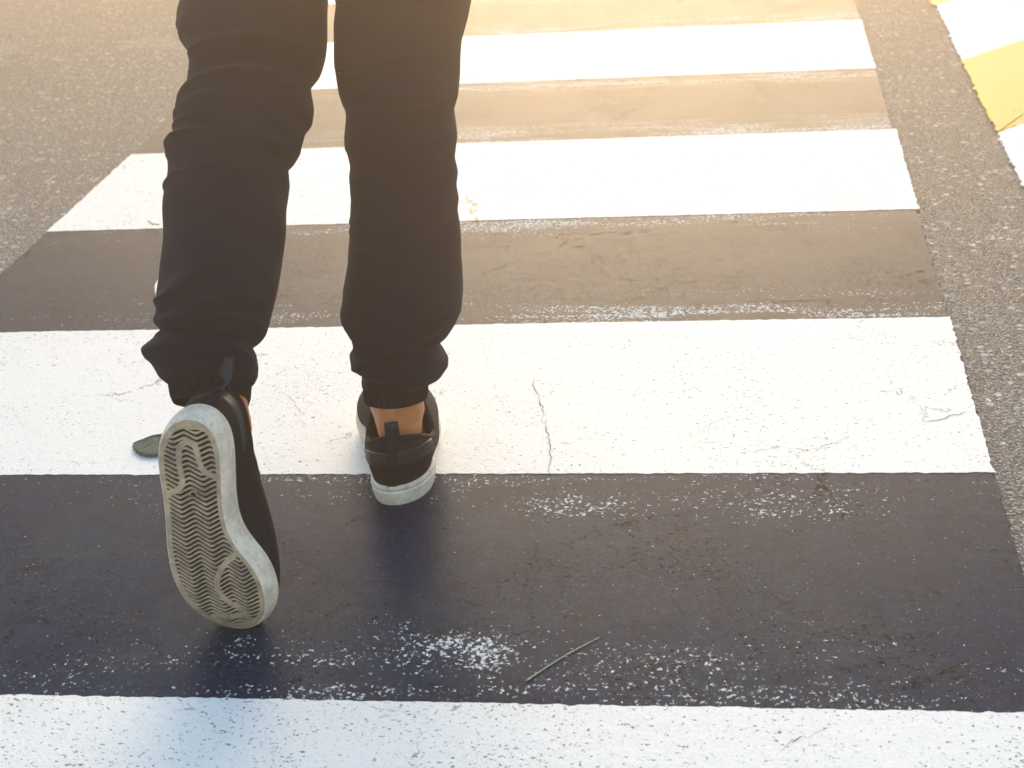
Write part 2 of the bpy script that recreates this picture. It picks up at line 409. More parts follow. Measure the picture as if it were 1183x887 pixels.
WALL = .031
def collar(i):
    """rim of the foot opening for outline point i"""
    bx, by = OUT[i]; f = np.clip((by-YMIN)/(YMAX-YMIN), 0, 1)
    ty = .008+.128*f**.80
    q = np.clip(1-((ty-.072)/.064)**2, 0, 1)
    sx = np.clip(bx/.012, -1, 1)
    tx = .0425*math.sqrt(q)*np.clip(abs(sx), 0, 1)**.5*np.sign(sx)
    # soften across the heel and toe centre
    tz = np.interp(ty, [.008, .03, .05, .075, .1, .12, .137], [.096, .086, .073, .067, .078, .096, .106])
    return np.array([tx, ty, tz])
COLL = np.array([collar(i) for i in range(NO)])
kk = np.exp(-.5*(np.arange(-6, 7)/3.0)**2); kk /= kk.sum()
for c_ in range(3):
    q_ = np.r_[COLL[-6:, c_], COLL[:, c_], COLL[:6, c_]]; COLL[:, c_] = np.convolve(q_, kk, 'valid')
SLIM = [0.0]
def upper_pt(fi, t, off=0.0):
    """point on the upper: fi = (fractional) outline index, t = 0 at the sole .. 1 at the collar"""
    def at(i):
        i = i % NO
        b = OUT[i]-NRM[i]*.0012; B = np.array([b[0], b[1], WALL-.004+toe_spring(b[1])]); T = COLL[i]; n = np.array([*NRM[i], 0])
        toe = np.clip((b[1]-.13)/.12, 0, 1)
        C1 = B+np.array([0, 0, .030])+n*(.0075-.006*SLIM[0]*(1-toe))*(1-.3*toe)+np.array([0, 0, .004])*toe
        C2 = T*(1-.45*toe)+(B+np.array([0, 0, .052]))*.45*toe+n*((.0125-.012*SLIM[0]*(1-toe))*(1-.6*toe))+np.array([0, 0, -.022*(1-toe)-.006*toe])
        p = (1-t)**3*B+3*(1-t)**2*t*C1+3*(1-t)*t*t*C2+t**3*T
        return p
    i0 = int(math.floor(fi)); f = fi-i0
    p = at(i0)*(1-f)+at(i0+1)*f
    if off:
        e1 = at(i0+2)-at(i0-2)
        t_ = t; 
        d = .02
        tt = min(1, t+d); ta = max(0, t-d)
        def at2(i, t2):
            nonlocal t
            s = t; t = t2; r = at(i); t = s; return r
        e2 = at2(i0, tt)-at2(i0, ta)
        n = np.cross(e1, e2); n /= np.linalg.norm(n)+1e-9
        if n[:2]@NRM[i0 % NO] < 0 and abs(n[2]) < .9: n = -n
        if abs(n[2]) >= .9 and n[2] < 0: n = -n
        p = p+n*off
    return p

BAND_A = np.array([(.0309, .0959), (.0185, .0915), (.0111, .0824), (.0122, .0653), (.0109, .0483), (.0071, .0362), (-.0028, .0306), (-.0109, .0351), (-.0114, .0469), (-.0123, .0603), (-.0173, .0693), (-.0299, .0719)])
BAND_B = np.array([(-.0363, .1656), (-.0223, .1779), (-.0113, .192), (-.0058, .2094), (-.0095, .2242), (-.0218, .2345), (-.0339, .241), (-.0303, .2471), (-.0156, .2515), (.0131, .2543)])
def smooth_line(L):
    n = len(L); t = np.arange(n); tt = np.linspace(0, n-1, n*12)
    p = np.c_[np.interp(tt, t, L[:, 0]), np.interp(tt, t, L[:, 1])]
    k = np.exp(-.5*(np.arange(-10, 11)/5.0)**2); k /= k.sum()
    q = np.vstack([np.repeat(p[:1], 10, 0), p, np.repeat(p[-1:], 10, 0)])
    return np.c_[np.convolve(q[:, 0], k, 'valid'), np.convolve(q[:, 1], k, 'valid')]
BAND_A = smooth_line(BAND_A); BAND_B = smooth_line(BAND_B)

def build_shoe(parent, mirror, M4):
    sg = -1 if mirror else 1
    SLIM[0] = 1.0 if mirror else 0.0
    def fin(name, vs, fs, mat, par, smooth=True, flipx=False):
        vs = np.array(vs, float)
        vs = vs*np.array([sg, 1, 1])
        if sg < 0: fs = [f[::-1] for f in fs]
        v4 = [M4 @ Vector(v) for v in vs]
        return mesh_obj(name, v4, fs, mat, par, smooth)
    shoe = bpy.data.objects.new('shoe', None); COL.objects.link(shoe); shoe.parent = parent; shoe.empty_display_size = .05
    # --- sidewall
    prof = [(-.0035, .0020), (-.0020, .0009), (-.0004, .0020), (.0012, .006), (.0028, .014), (.0034, .0205), (.0034, .0232), (.0022, .0240), (.0022, .0247), (.0032, .0254), (.0028, .0292), (.0012, .0310), (-.0030, .0315), (-.0075, .029)]
    lv = []
    for off, z in prof:
        l = [(*(OUT[i]+NRM[i]*off), z+toe_spring(OUT[i, 1])) for i in range(NO)]; lv.append(l)
    vs_, fs_ = ring_stack(lv); fin('sidewall', vs_, fs_, M['mid'], shoe)
    # --- outsole with wave tread
    NY, NX = 520, 200
    ys = np.linspace(YMIN+.0024, YMAX-.0024, NY)
    latx = OUT[:, 0]
    # lateral / medial x at each y
    il = np.argmax(OUT[:, 1]); lat = OUT[:il+1]; med = OUT[il:][::-1]
    # contour clip
    def xs_at(y, off):
        P = OUT-NRM*off
        il = np.argmax(P[:, 1]); i0 = np.argmin(P[:, 1])
        P = np.roll(P, -i0, 0); il = np.argmax(P[:, 1])
        a_ = P[:il+1]; b_ = P[il:][::-1]
        oa = np.argsort(a_[:, 1]); ob = np.argsort(b_[:, 1])
        return np.interp(y, a_[oa, 1], a_[oa, 0]), np.interp(y, b_[ob, 1], b_[ob, 0])
    xa, xb = xs_at(ys, .0019)
    X = xb[:, None]+(xa-xb)[:, None]*np.linspace(0, 1, NX)[None]; Y = np.repeat(ys[:, None], NX, 1)
    # distance to outline
    D = np.full(X.shape, 9.0)
    for p in OUT[::2]: D = np.minimum(D, (X-p[0])**2+(Y-p[1])**2)
    D = np.sqrt(D)
    margin = np.interp(Y, [0, .02, .06, .16, .27], [.0105, .0085, .0070, .0070, .0080])
    inside = np.clip((D-margin)/.0012, 0, 1)
    cx = np.interp(Y, [.02, .16, .27], [.000, .006, .006]); lam = np.interp(Y, [0, .12, .25], [.027, .030, .030])
    A = np.interp(Y, [0, .05, .11, .2, .27], [.0075, .008, .010, .0115, .008]); per = np.interp(Y, [0, .08, .27], [.0062, .0060, .0049])
    tri = np.arcsin(.93*np.cos(2*np.pi*(X-cx)/lam))/(np.pi/2)
    # integrate phase along y
    py = np.cumsum(np.r_[0, np.diff(ys)/((per[1:, 0]+per[:-1, 0])/2)])[:, None]
    ph = py+A/2*tri/per
    fr = ph-np.floor(ph)
    r_ = np.abs(fr-.5)*2                      # 1 at ridge centre
    ridge = np.clip((r_-.42)/.22, 0, 1)
    g = 1-ridge
    def dline(L):
        d = np.full(X.shape, 9.0)
        for p in L[::2]: d = np.minimum(d, (X-p[0])**2+(Y-p[1])**2)
        return np.sqrt(d)
    for L in (BAND_A, BAND_B): g = g*np.clip((dline(L)-.0031)/.0009, 0, 1)
    g = g*inside*np.where(Y > .0165, 1, 0)
    dot = np.clip(1-(np.abs(X-.0014)/.0085+np.abs(Y-.0925)/.0045), 0, 1); g = np.maximum(g, np.clip(dot*4, 0, 1))
    ring = np.abs(np.hypot(X-.0014, (Y-.096))-.0045); g = np.where((ring < .0009) & (Y < .097), 0, g)
    Z = .0008+toe_spring(Y)+g*.0046
    vs_ = np.c_[X.ravel(), Y.ravel(), Z.ravel()]
    fs_ = [(j*NX+i, j*NX+i+1, (j+1)*NX+i+1, (j+1)*NX+i) for j in range(NY-1) for i in range(NX-1)]
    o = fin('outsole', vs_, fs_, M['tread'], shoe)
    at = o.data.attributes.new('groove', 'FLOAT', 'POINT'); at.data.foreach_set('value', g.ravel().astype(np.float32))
    wn = np.clip((Y-.235)/.03, 0, 1)*.8; at = o.data.attributes.new('toe_dark', 'FLOAT', 'POINT'); at.data.foreach_set('value', wn.ravel().astype(np.float32))
    # --- upper with lining
    NL = 22; lv = []
    for k in range(NL+1): lv.append([upper_pt(i, k/NL) for i in range(NO)])
    rim = np.array(lv[-1]); cc = rim.mean(0)
    for d_, dz in ((.0012, .0012), (.0035, .0005), (.0048, -.003), (.006, -.014), (.007, -.035)):
        l = []
        for i in range(NO):
            v = rim[i].copy(); inw = (cc-v)[:2]; inw /= np.linalg.norm(inw)+1e-9
            v[:2] += inw*d_; v[2] += dz; l.append(v)
        lv.append(l)
    vs_, fs_ = ring_stack(lv); up = fin('upper', vs_, fs_, M['cloth'], shoe)
    # insole closes the inside
    lv = [[(*(OUT[i]*[.86, .9]+[0, .012]), .028+toe_spring(OUT[i, 1])) for i in range(NO)]]
    fin('insole', lv[0], [tuple(range(NO))], M['cloth'], shoe)
    # --- bands laid over the upper
    def band(name, f0, f1, tlo, thi, mat, off=.0016, n=60, m=8, par=shoe):
        top, lvs = [], []
        for j in range(n+1):
            f = f0+(f1-f0)*j/n; a_, b_ = tlo(j/n), thi(j/n)
            row = [upper_pt(f, a_, -.001)]
            for k in range(m+1):
                t = a_+(b_-a_)*k/m; row.append(upper_pt(f, t, off+(.0005 if k in (1, m-1) else 0)))
            row.append(upper_pt(f, b_, -.001)); lvs.append(row)
        # end caps
        vs_, fs_ = ring_stack(lvs, closed=False)
        q = len(lvs[0]); fs_.append(tuple(range(q))); fs_.append(tuple(range(len(vs_)-q, len(vs_)))[::-1])
        return fin(name, vs_, fs_, mat, par)
    # heel strap: medial side level, lateral side climbing to a cut end
    L_ = 28; Rr = -34
    sl = lambda s: .40+.20*max(0, (s-.56))/.44
    strap = band('heel_strap', Rr, L_, lambda s: sl(s), lambda s: sl(s)+.34-.02*s, M['leather'], .0011)
    band('collar_binding', 0, NO, lambda s: .93, lambda s: .995, M['cloth'], .0008, n=160, m=4)
    band('heel_seam_tape', -2.2, 2.2, lambda s: .05, lambda s: .96, M['cloth'], .0015, n=8, m=16)
    # toe elastic seam line on the vamp
    # --- pull tab loop
    Tt = np.array(COLL[0]); pth = []
    for a_, z in [(.0035, -.022), (.0040, -.010), (.0045, .0), (.005, .012), (.0045, .0185), (.001, .0215), (-.003, .0200), (-.0045, .012), (-.0045, 0), (-.004, -.012)]:
        pth.append((Tt[1]-a_, Tt[2]+z))
    pth = np.array(pth)
    if mirror:      # the loop of the bent foot springs open backwards
        for q in pth:
            if q[1] > Tt[2]-.002:
                dy, dz = q[0]-Tt[1], q[1]-(Tt[2]-.002); an = R(52); q[0] = Tt[1]+dy*math.cos(an)-dz*1.25*math.sin(an); q[1] = Tt[2]-.002+dy*math.sin(an)*-1*.2+dz*1.25*math.cos(an)
    tt = np.linspace(0, len(pth)-1, 50)
    pp_ = np.c_[np.interp(tt, np.arange(len(pth)), pth[:, 0]), np.interp(tt, np.arange(len(pth)), pth[:, 1])]
    k3 = np.array([1, 2, 3, 2, 1])/9.; q = np.vstack([pp_[:1], pp_[:1], pp_, pp_[-1:], pp_[-1:]]); pp_ = np.c_[np.convolve(q[:, 0], k3, 'valid'), np.convolve(q[:, 1], k3, 'valid')]
    tn = np.gradient(pp_, axis=0); tn /= np.linalg.norm(tn, axis=1)[:, None]; nn = np.c_[-tn[:, 1], tn[:, 0]]
    lvs = []
    for p, n_ in zip(pp_, nn):
        row = []
        for x_, s_ in ((-.0085, .0009), (-.0080, .0014), (-.0065, .0010), (0, .0010), (.0065, .0010), (.0080, .0014), (.0085, .0009), (.0085, -.0009), (0, -.0010), (-.0085, -.0009)):
            row.append((x_+Tt[0], p[0]-n_[0]*s_, p[1]-n_[1]*s_))
        lvs.append(row)
    vs_, fs_ = ring_stack(lvs, cap0=True, cap1=True); fin('pull_tab', vs_, fs_, M['leather'], shoe)
    # --- embossed lettering on the lateral end of the strap
    cu = bpy.data.curves.new('t', 'FONT'); cu.body = 'adidas'; cu.size = 1.0
    to = bpy.data.objects.new('t', cu); COL.objects.link(to)
    dg = bpy.context.evaluated_depsgraph_get(); dg.update()
    me = bpy.data.meshes.new_from_object(to.evaluated_get(dg)); bpy.data.objects.remove(to)
    bm = bmesh.new(); bm.from_mesh(me); bmesh.ops.triangulate(bm, faces=bm.faces[:])
    xs = [v.co.x for v in bm.verts]; ysv = [v.co.y for v in bm.verts]; x0_, x1_ = min(xs), max(xs); y0_, y1_ = min(ysv), max(ysv)
    tv = []
    for v in bm.verts:
        s = (v.co.x-x0_)/(x1_-x0_); h = (v.co.y-y0_)/(y1_-y0_)
        if mirror: s = 1-s
        f = 11+s*15; ss = (f-Rr)/(L_-Rr); base = sl(ss); t = base+.07+h*.20
        tv.append(upper_pt(f, t, .0021))
    tf = [tuple(v.index for v in f.verts) for f in bm.faces]; bm.free()
    lt_ = fin('lettering', tv, tf, M['emboss'], strap, smooth=False)
    return shoe

# ------------------------------------------------------------------ the walking person
person = empty('person', (-.79, .36, 0), 'person striding away in dark jogger trousers and black slip-on shoes with white soles', 'person')
PM = Matrix.Translation(-Vector(person.location))

# pose of the two shoes
yawR = R(10.6)
MR = PM @ (Matrix.Translation(Vector((-.7228, .3985, -.0008))) @ Matrix.Rotation(yawR, 4, 'Z'))
# trailing shoe: sole upright facing back, toe on the ground
lt = Vector((-.8573, .1139, .0015)); eu = Vector((.992, -.127, 0)).normalized(); nz_ = Vector((.127, .992, 0)).normalized()
heel = lt+eu*(-X0)+Vector((0, 0, .2725))
ML = Matrix.Identity(4)
ML.col[0] = (*eu, 0); ML.col[1] = (0, 0, -1, 0); ML.col[2] = (*nz_, 0); ML.col[3] = (*heel, 1)
# after mirroring x -> -x, lateral points to -eu, medial to +eu
ML = PM @ ML
build_shoe(person, False, MR)
build_shoe(person, True, ML)

# ---- body: one continuous skin surface inside the clothes
def build_body():
    J = [ # pos, (rx, ry), parent
        ((-.775, .50, .93), (.135, .095), None),      # pelvis
        ((-.70, .505, .84), (.085, .085), 0),          # right hip
        ((-.690, .533, .62), (.056, .056), 1),
        ((-.700, .520, .50), (.046, .046), 2),         # knee
        ((-.706, .500, .36), (.046, .046), 3),
        ((-.722, .478, .20), (.037, .036), 4),
        ((-.7385, .4685, .135), (.0365, .033), 5),
        ((-.746, .472, .092), (.050, .036), 6),        # ankle
        ((-.740, .490, .060), (.027, .028), 7),
        ((-.765, .590, .050), (.028, .020), 8),        # ball of foot
        ((-.772, .635, .045), (.026, .012), 9),
        ((-.728, .438, .055), (.024, .020), 7),        # heel
        ((-.85, .520, .84), (.072, .072), 0),          # left hip
        ((-.853, .540, .66), (.056, .056), 12),
        ((-.858, .462, .53), (.046, .046), 13),        # left knee
        ((-.875, .360, .39), (.050, .050), 14),
        ((-.884, .270, .275), (.031, .031), 15),
        ((-.874, .245, .240), (.029, .027), 16),
        ((-.863, .222, .200), (.041, .032), 17),       # ankle
        ((-.868, .178, .175), (.027, .025), 18),
        ((-.862, .168, .09), (.030, .020), 19),        # ball
        ((-.860, .168, .05), (.026, .012), 20),
        ((-.880, .190, .205), (.018, .018), 18),       # heel
        ((-.775, .50, 1.00), (.13, .09), 0)]
    me = bpy.data.meshes.new('b'); vs = [Vector(j[0])-Vector(person.location) for j in J]
    es = [(i, j[2]) for i, j in enumerate(J) if j[2] is not None]
    me.from_pydata([tuple(v) for v in vs], es, []); me.update()
    o = bpy.data.objects.new('b', me); COL.objects.link(o)
    sk = o.modifiers.new('s', 'SKIN'); sub = o.modifiers.new('u', 'SUBSURF'); sub.levels = 3; sub.render_levels = 3
    for i, j in enumerate(J):
        d = me.skin_vertices[0].data[i]; d.radius = j[1]; d.use_root = (i == 0)
    dg = bpy.context.evaluated_depsgraph_get(); dg.update()
    bm_ = bpy.data.meshes.new_from_object(o.evaluated_get(dg)); bpy.data.objects.remove(o)
    # achilles tendon, hollow beside it and the ankle bones
    P0 = Vector(person.location)
    for v in bm_.vertices:
        p = v.co+P0
        for (c, d, r_, amp) in (((-.741, .436, .092), (0, -1, 0), (.010, .03, .022), .007), ((-.7115, .445, .125), (-.5, 1, 0), (.011, .03, .04), .006), ((-.7595, .445, .125), (.5, 1, 0), (.011, .03, .04), .006),
                                ((-.700, .468, .105), (1, 0, 0), (.03, .016, .016), .007), ((-.768, .472, .110), (-1, 0, 0), (.03, .016, .016), .006),
                                ((-.834, .222, .205), (1, 0, 0), (.03, .020, .020), .008)):
            q = sum(((p[k]-c[k])/r_[k])**2 for k in range(3))
            if q < 6: v.co += Vector(d)*amp*math.exp(-q)
    bm_.materials.clear(); bm_.materials.append(M['skin'])
    bm_.polygons.foreach_set('use_smooth', [True]*len(bm_.polygons))
    b = bpy.data.objects.new('body', bm_); bm_.name = 'body'; COL.objects.link(b); b.parent = person
    return b
build_body()

# ---- trousers
RIGHT = [[0.601, -0.6885, 0.535, 0.0799], [0.5788, -0.694, 0.5318, 0.0789], [0.5524, -0.6992, 0.5281, 0.0755], [0.5386, -0.7007, 0.5262, 0.0749], [0.5267, -0.7012, 0.5245, 0.0736], [0.4997, -0.7019, 0.5207, 0.0711], [0.4886, -0.7013, 0.5192, 0.0692], [0.4765, -0.7024, 0.5175, 0.0656], [0.4735, -0.7031, 0.517, 0.0651], [0.447, -0.7037, 0.5133, 0.0672], [0.4408, -0.7031, 0.5125, 0.0669], [0.4161, -0.704, 0.509, 0.0625], [0.413, -0.7036, 0.5085, 0.0625], [0.3985, -0.7041, 0.5065, 0.0651], [0.3954, -0.7047, 0.5061, 0.0651], [0.3829, -0.7054, 0.5043, 0.0638], [0.3735, -0.7044, 0.503, 0.0643], [0.3662, -0.7044, 0.502, 0.0655], [0.3525, -0.7071, 0.5, 0.065], [0.3304, -0.7085, 0.4969, 0.0671], [0.3155, -0.7091, 0.4948, 0.0681], [0.2962, -0.7103, 0.4921, 0.0691], [0.2866, -0.7118, 0.4908, 0.0706], [0.2661, -0.7155, 0.4879, 0.0732], [0.2488, -0.7167, 0.4855, 0.0735], [0.2368, -0.718, 0.4838, 0.0733], [0.228, -0.7177, 0.4825, 0.0718], [0.216, -0.7201, 0.4809, 0.0671], [0.2138, -0.7202, 0.4805, 0.066], [0.2, -0.7229, 0.4786, 0.0574], [0.1929, -0.7264, 0.4776, 0.0508], [0.1907, -0.729, 0.4773, 0.0502], [0.1807, -0.7303, 0.4759, 0.0579], [0.1683, -0.725, 0.4742, 0.0589], [0.1582, -0.7226, 0.4727, 0.0553], [0.1537, -0.723, 0.4721, 0.0522], [0.1441, -0.7278, 0.4708, 0.0496], [0.1437, -0.7285, 0.4707, 0.0491], [0.1381, -0.7358, 0.4699, 0.0415], [0.1325, -0.736, 0.4691, 0.041], [0.1234, -0.7366, 0.4678, 0.0406], [0.1075, -0.7389, 0.4656, 0.0387]]
LEFT = [[0.6126, -0.8604, 0.5181, 0.0849], [0.5954, -0.8629, 0.5056, 0.0864], [0.5928, -0.863, 0.5037, 0.0863], [0.5825, -0.8631, 0.4962, 0.0859], [0.5695, -0.8612, 0.4868, 0.0832], [0.5617, -0.8583, 0.4811, 0.0798], [0.553, -0.8555, 0.4748, 0.0756], [0.5446, -0.8571, 0.4686, 0.0758], [0.5286, -0.8627, 0.457, 0.0701], [0.5226, -0.8626, 0.4527, 0.0703], [0.5201, -0.864, 0.4509, 0.0718], [0.5159, -0.866, 0.4478, 0.0748], [0.5075, -0.8656, 0.4417, 0.0762], [0.504, -0.8644, 0.4392, 0.0746], [0.4949, -0.8686, 0.4325, 0.0777], [0.4941, -0.8696, 0.4319, 0.0774], [0.4899, -0.8725, 0.4289, 0.0744], [0.4807, -0.8731, 0.4222, 0.0737], [0.4731, -0.8727, 0.4167, 0.0722], [0.4657, -0.876, 0.4113, 0.0745], [0.4632, -0.8778, 0.4095, 0.0746], [0.4557, -0.8805, 0.4041, 0.0721], [0.4516, -0.8833, 0.4011, 0.0693], [0.45, -0.8844, 0.3999, 0.0682], [0.4391, -0.8831, 0.392, 0.0693], [0.4341, -0.8827, 0.3884, 0.07], [0.4192, -0.8838, 0.3775, 0.0696], [0.415, -0.884, 0.3745, 0.0694], [0.4101, -0.8841, 0.3709, 0.0693], [0.3861, -0.8843, 0.3535, 0.0689], [0.3616, -0.8858, 0.3357, 0.0673], [0.3404, -0.888, 0.3203, 0.0666], [0.3307, -0.8898, 0.3132, 0.067], [0.3282, -0.8904, 0.3115, 0.0669], [0.3145, -0.8917, 0.3015, 0.0647], [0.3072, -0.8916, 0.2962, 0.0627], [0.2999, -0.8919, 0.2909, 0.0605], [0.2927, -0.8912, 0.2856, 0.0573], [0.2887, -0.8919, 0.2827, 0.0545], [0.2863, -0.8949, 0.281, 0.0554], [0.2824, -0.9023, 0.2781, 0.0544], [0.2816, -0.9035, 0.2776, 0.054], [0.2736, -0.9044, 0.2717, 0.0612], [0.2647, -0.9015, 0.2653, 0.0611], [0.2623, -0.9001, 0.2636, 0.0605], [0.2535, -0.8967, 0.2572, 0.0567], [0.2511, -0.8965, 0.2554, 0.0549], [0.2463, -0.8939, 0.2519, 0.0493], [0.2447, -0.8925, 0.2508, 0.0479], [0.2343, -0.8917, 0.2433, 0.0463], [0.224, -0.8905, 0.2358, 0.0428]]
RROW = [0, 23, 50, 64, 76, 103, 114, 126, 129, 155, 161, 185, 188, 202, 205, 217, 226, 233, 246, 267, 281, 299, 308, 327, 343, 354, 362, 373, 375, 387.5, 394, 396, 405, 416, 425, 429, 437.6, 438, 443, 448, 456, 470]
LROW = [0, 20, 23, 35, 50, 59, 69, 79, 98, 105, 108, 113, 123, 127, 138, 139, 144, 155, 164, 173, 176, 185, 190, 192, 205, 211, 229, 234, 240, 269, 299, 325, 337, 340, 357, 366, 375, 384, 389, 392, 397, 398, 408, 419, 422, 433, 436, 442, 444, 457, 470]
NPH = 128
def leg_rings(tab, rows, al, r0, r1, folds, seed, extra_top=None, yscale=1.0):
    """rings from row r0 down to r1 (rows are just the length parameter of the tables)"""
    tab = np.array(tab); rows = np.array(rows, float)
    rr = np.arange(r0, r1+1e-6, 1.25); n = len(rr)
    I = lambda c: np.interp(rr, rows, tab[:, c])
    z, x, y, a_ = I(0), I(1), I(2), I(3)
    xl, xr = x-a_, x+a_
    def sm(v, s):
        k = np.exp(-.5*(np.arange(-int(3*s), int(3*s)+1)/s)**2); k /= k.sum(); p = len(k)//2
        q = np.r_[2*v[0]-v[p:0:-1], v, 2*v[-1]-v[-2:-p-2:-1]]; return np.convolve(q, k, 'valid')
    xl, xr = sm(xl, .9), sm(xr, .9)
    xls, xrs = sm(xl, 5), sm(xr, 5)
    cs, as_ = (xls+xrs)/2, (xrs-xls)/2
    nrm = np.array([0, -math.cos(al), math.sin(al)]); rs = np.random.RandomState(seed)
    ph = np.linspace(-math.pi, math.pi, NPH, endpoint=False)      # 0 faces back (towards the viewer)
    rings = []
    # smooth random undulation field
    f1 = [(rs.uniform(.5, 3), rs.uniform(-.12, .12), rs.uniform(0, 6.28), rs.uniform(.0003, .0009)) for _ in range(14)]
    for i in range(n):
        s, c = np.sin(ph), np.cos(ph)
        px = cs[i]+as_[i]*s
        w_ = np.abs(s)**2.2
        resid = np.where(s < 0, xl[i]-xls[i], xr[i]-xrs[i])
        px = px+resid*w_
        depth = as_[i]*yscale*c
        d = np.zeros(NPH)
        for (fr, fp, p0, am) in f1: d += am*np.sin(fr*ph*2+fp*rr[i]+p0)
        u = ph/(math.pi/2)                                       # -1 left edge .. +1 right edge
        for (u0, v0, slope, curv, wd, ul, am) in folds:
            vc = v0+slope*(u-u0)+curv*(u-u0)**2
            q = (rr[i]-vc)/wd
            prof = np.where(q < 0, np.exp(-q*q*.5), np.exp(-q*q*2.2))
            d += 2.8*am*prof*np.exp(-((u-u0)/ul)**2)*np.clip(1.15-np.abs(u)**4*.9, 0, 1)
        px = px+d*s*.4; depth = depth+d*np.sign(c)*np.abs(c)**.4
        P = np.zeros((NPH, 3)); P[:, 0] = px; P[:, 1] = y[i]+nrm[1]*depth; P[:, 2] = z[i]+nrm[2]*depth
        rings.append(P)
    return rings, rr
# folds: centre angle, row, slope, curvature, width, angular reach, amplitude
FL = [(-.05, 76, 0, -9, 7, .9, .0050), (.1, 112, -8, 12, 7, .8, .0065), (.55, 124, 4, 10, 8, .45, .006), (-.1, 141, 6, 14, 7, .7, .0045), (.6, 160, 8, 5, 7, .4, .004),
      (-.5, 178, -10, 8, 9, .4, .0025), (.4, 196, 8, 10, 10, .5, .0022), (-.2, 345, -55, 0, 13, .5, .0040), (.25, 362, -22, 0, 12, .5, .0035), (.1, 384, -2, -10, 6, .9, .0075),
      (.25, 394, 5, 20, 3.5, .35, -.004), (0, 412, 0, -8, 12, 1.1, .004), (-.6, 420, 20, 0, 8, .4, .004)]
FR = [(.0, 108, 0, 10, 10, .8, .003), (.3, 150, -6, 8, 9, .7, .003), (-.2, 198, 6, 6, 10, .7, .0028), (.2, 240, -6, 4, 9, .6, .0022), (-.75, 365, 45, 0, 9, .35, .005),
      (.35, 375, -40, 0, 12, .5, .0035), (-.1, 398, 0, -12, 8, 1.0, .006), (.55, 408, -15, 10, 9, .45, .005), (-.2, 420, 3, -10, 8, .8, .004)]
rs_ = np.random.RandomState(12)
for L_f, hi in ((FL, 230), (FR, 330)):
    for k in range(16):
        L_f.append((rs_.uniform(-.8, .8), rs_.uniform(20, hi), rs_.uniform(-22, 22), rs_.uniform(-8, 14), rs_.uniform(2.5, 5), rs_.uniform(.15, .45), rs_.uniform(.0007, .0018)))
    for k in range(7):
        L_f.append((rs_.uniform(-.8, .8), rs_.uniform(340, 425), rs_.uniform(-30, 30), rs_.uniform(-8, 8), rs_.uniform(3, 5), rs_.uniform(.15, .4), rs_.uniform(.0012, .0028)))
rR, rrR = leg_rings(RIGHT, RROW, R(8), 0, 442, FR, 3)
rL, rrL = leg_rings(LEFT, LROW, R(36), 0, 440, FL, 5)
def with_top(rings, hipc, side):
    """carry the leg on up to the hip, out of the picture"""
    top = rings[0]; c0 = top.mean(0); out = []
    for k in range(14, 0, -1):
        t = k/14.0; c = c0*(1-t)+np.array(hipc)*t
        sc = 1+.16*t
        P = (top-c0)*sc; 
        # rotate ring towards level
        P[:, 2] *= (1-t)
        out.append(P+c)
    return out+rings
rR = with_top(rR, (-.700, .530, .84), 1); rL = with_top(rL, (-.855, .535, .84), -1)
def close_bottom(rings, al, dz=.006, shrink=.80):
    last = rings[-1]; c = last.mean(0); out = list(rings)
    for s, k in ((.96, .35), (.88, .5), (shrink, .2)):
        P = c+(last-c)*s; P[:, 2] -= dz*k; out.append(P)
    return out
rR = close_bottom(rR, 0); rL = close_bottom(rL, 0)
V, F = [], []
for rings in (rR, rL):
    v, f = ring_stack([list(map(tuple, r_)) for r_ in rings], cap0=False)
    b = len(V); V += v; F += [tuple(i+b for i in q) for q in f]
# seat part
lv = []
for z, ax, ay, yy in ((.77, .150, .085, .530), (.80, .168, .105, .528), (.86, .180, .118, .520), (.92, .176, .115, .515), (.98, .165, .105, .51), (1.03, .155, .098, .51)):
    lv.append([(-.7775+ax*math.cos(t), yy+ay*math.sin(t), z) for t in np.linspace(0, 2*math.pi, 65)[:-1]])
v, f = ring_stack(lv, cap0=True, cap1=True); b = len(V); V += v; F += [tuple(i+b for i in q) for q in f]
V = [tuple(np.array(p)-np.array(person.location)) for p in V]
trousers = mesh_obj('trousers', V, F, M['twill'], person)

# ribbed cuffs
def cuff(tab, rows, al, r0, r1, seed, grow, tilt=0.0):
    tab = np.array(tab); rows = np.array(rows, float); rr = np.arange(r0, r1+.01, .8); ph = np.linspace(-math.pi, math.pi, 384, endpoint=False)
    nrm = np.array([0, -math.cos(al), math.sin(al)]); rings = []
    n = len(rr)
    def ring(i, k=1.0, dr=0.0):
        z, x, y, a_ = [np.interp(rr[i], rows, tab[:, c]) for c in range(4)]
        a_ = np.interp(i/(n-1), [0, .15, .8, 1], [a_*.0+grow[0], grow[1], grow[2], grow[3]])
        rib = .0006*np.cos(ph*62)+.0005*np.sin(ph*3+seed)+.0004*np.sin(ph*5+seed*2+i*.05)
        rad = (a_+rib+dr)*k
        P = np.zeros((len(ph), 3)); P[:, 0] = x+rad*np.sin(ph); P[:, 1] = y+nrm[1]*rad*np.cos(ph); P[:, 2] = z+nrm[2]*rad*np.cos(ph)+tilt*np.sin(ph)
        return P
    for i in range(n): rings.append(ring(i))
    for k, dz in ((.985, -.0015), (.955, -.001), (.93, .002), (.92, .012)):
        P = ring(n-1, k); P[:, 2] += dz; rings.append(P)
    vs_, fs_ = ring_stack([list(map(tuple, r_)) for r_ in rings])
    vs_ = [tuple(np.array(p)-np.array(person.location)) for p in vs_]
    return mesh_obj('ankle_cuff', vs_, fs_, M['knit'], trousers)
cuff(RIGHT, RROW, R(8), 434, 460, 2, (.042, .0412, .0405, .0395))
cuff(LEFT, LROW, R(36), 432, 466, 4, (.048, .0468, .0440, .0415))

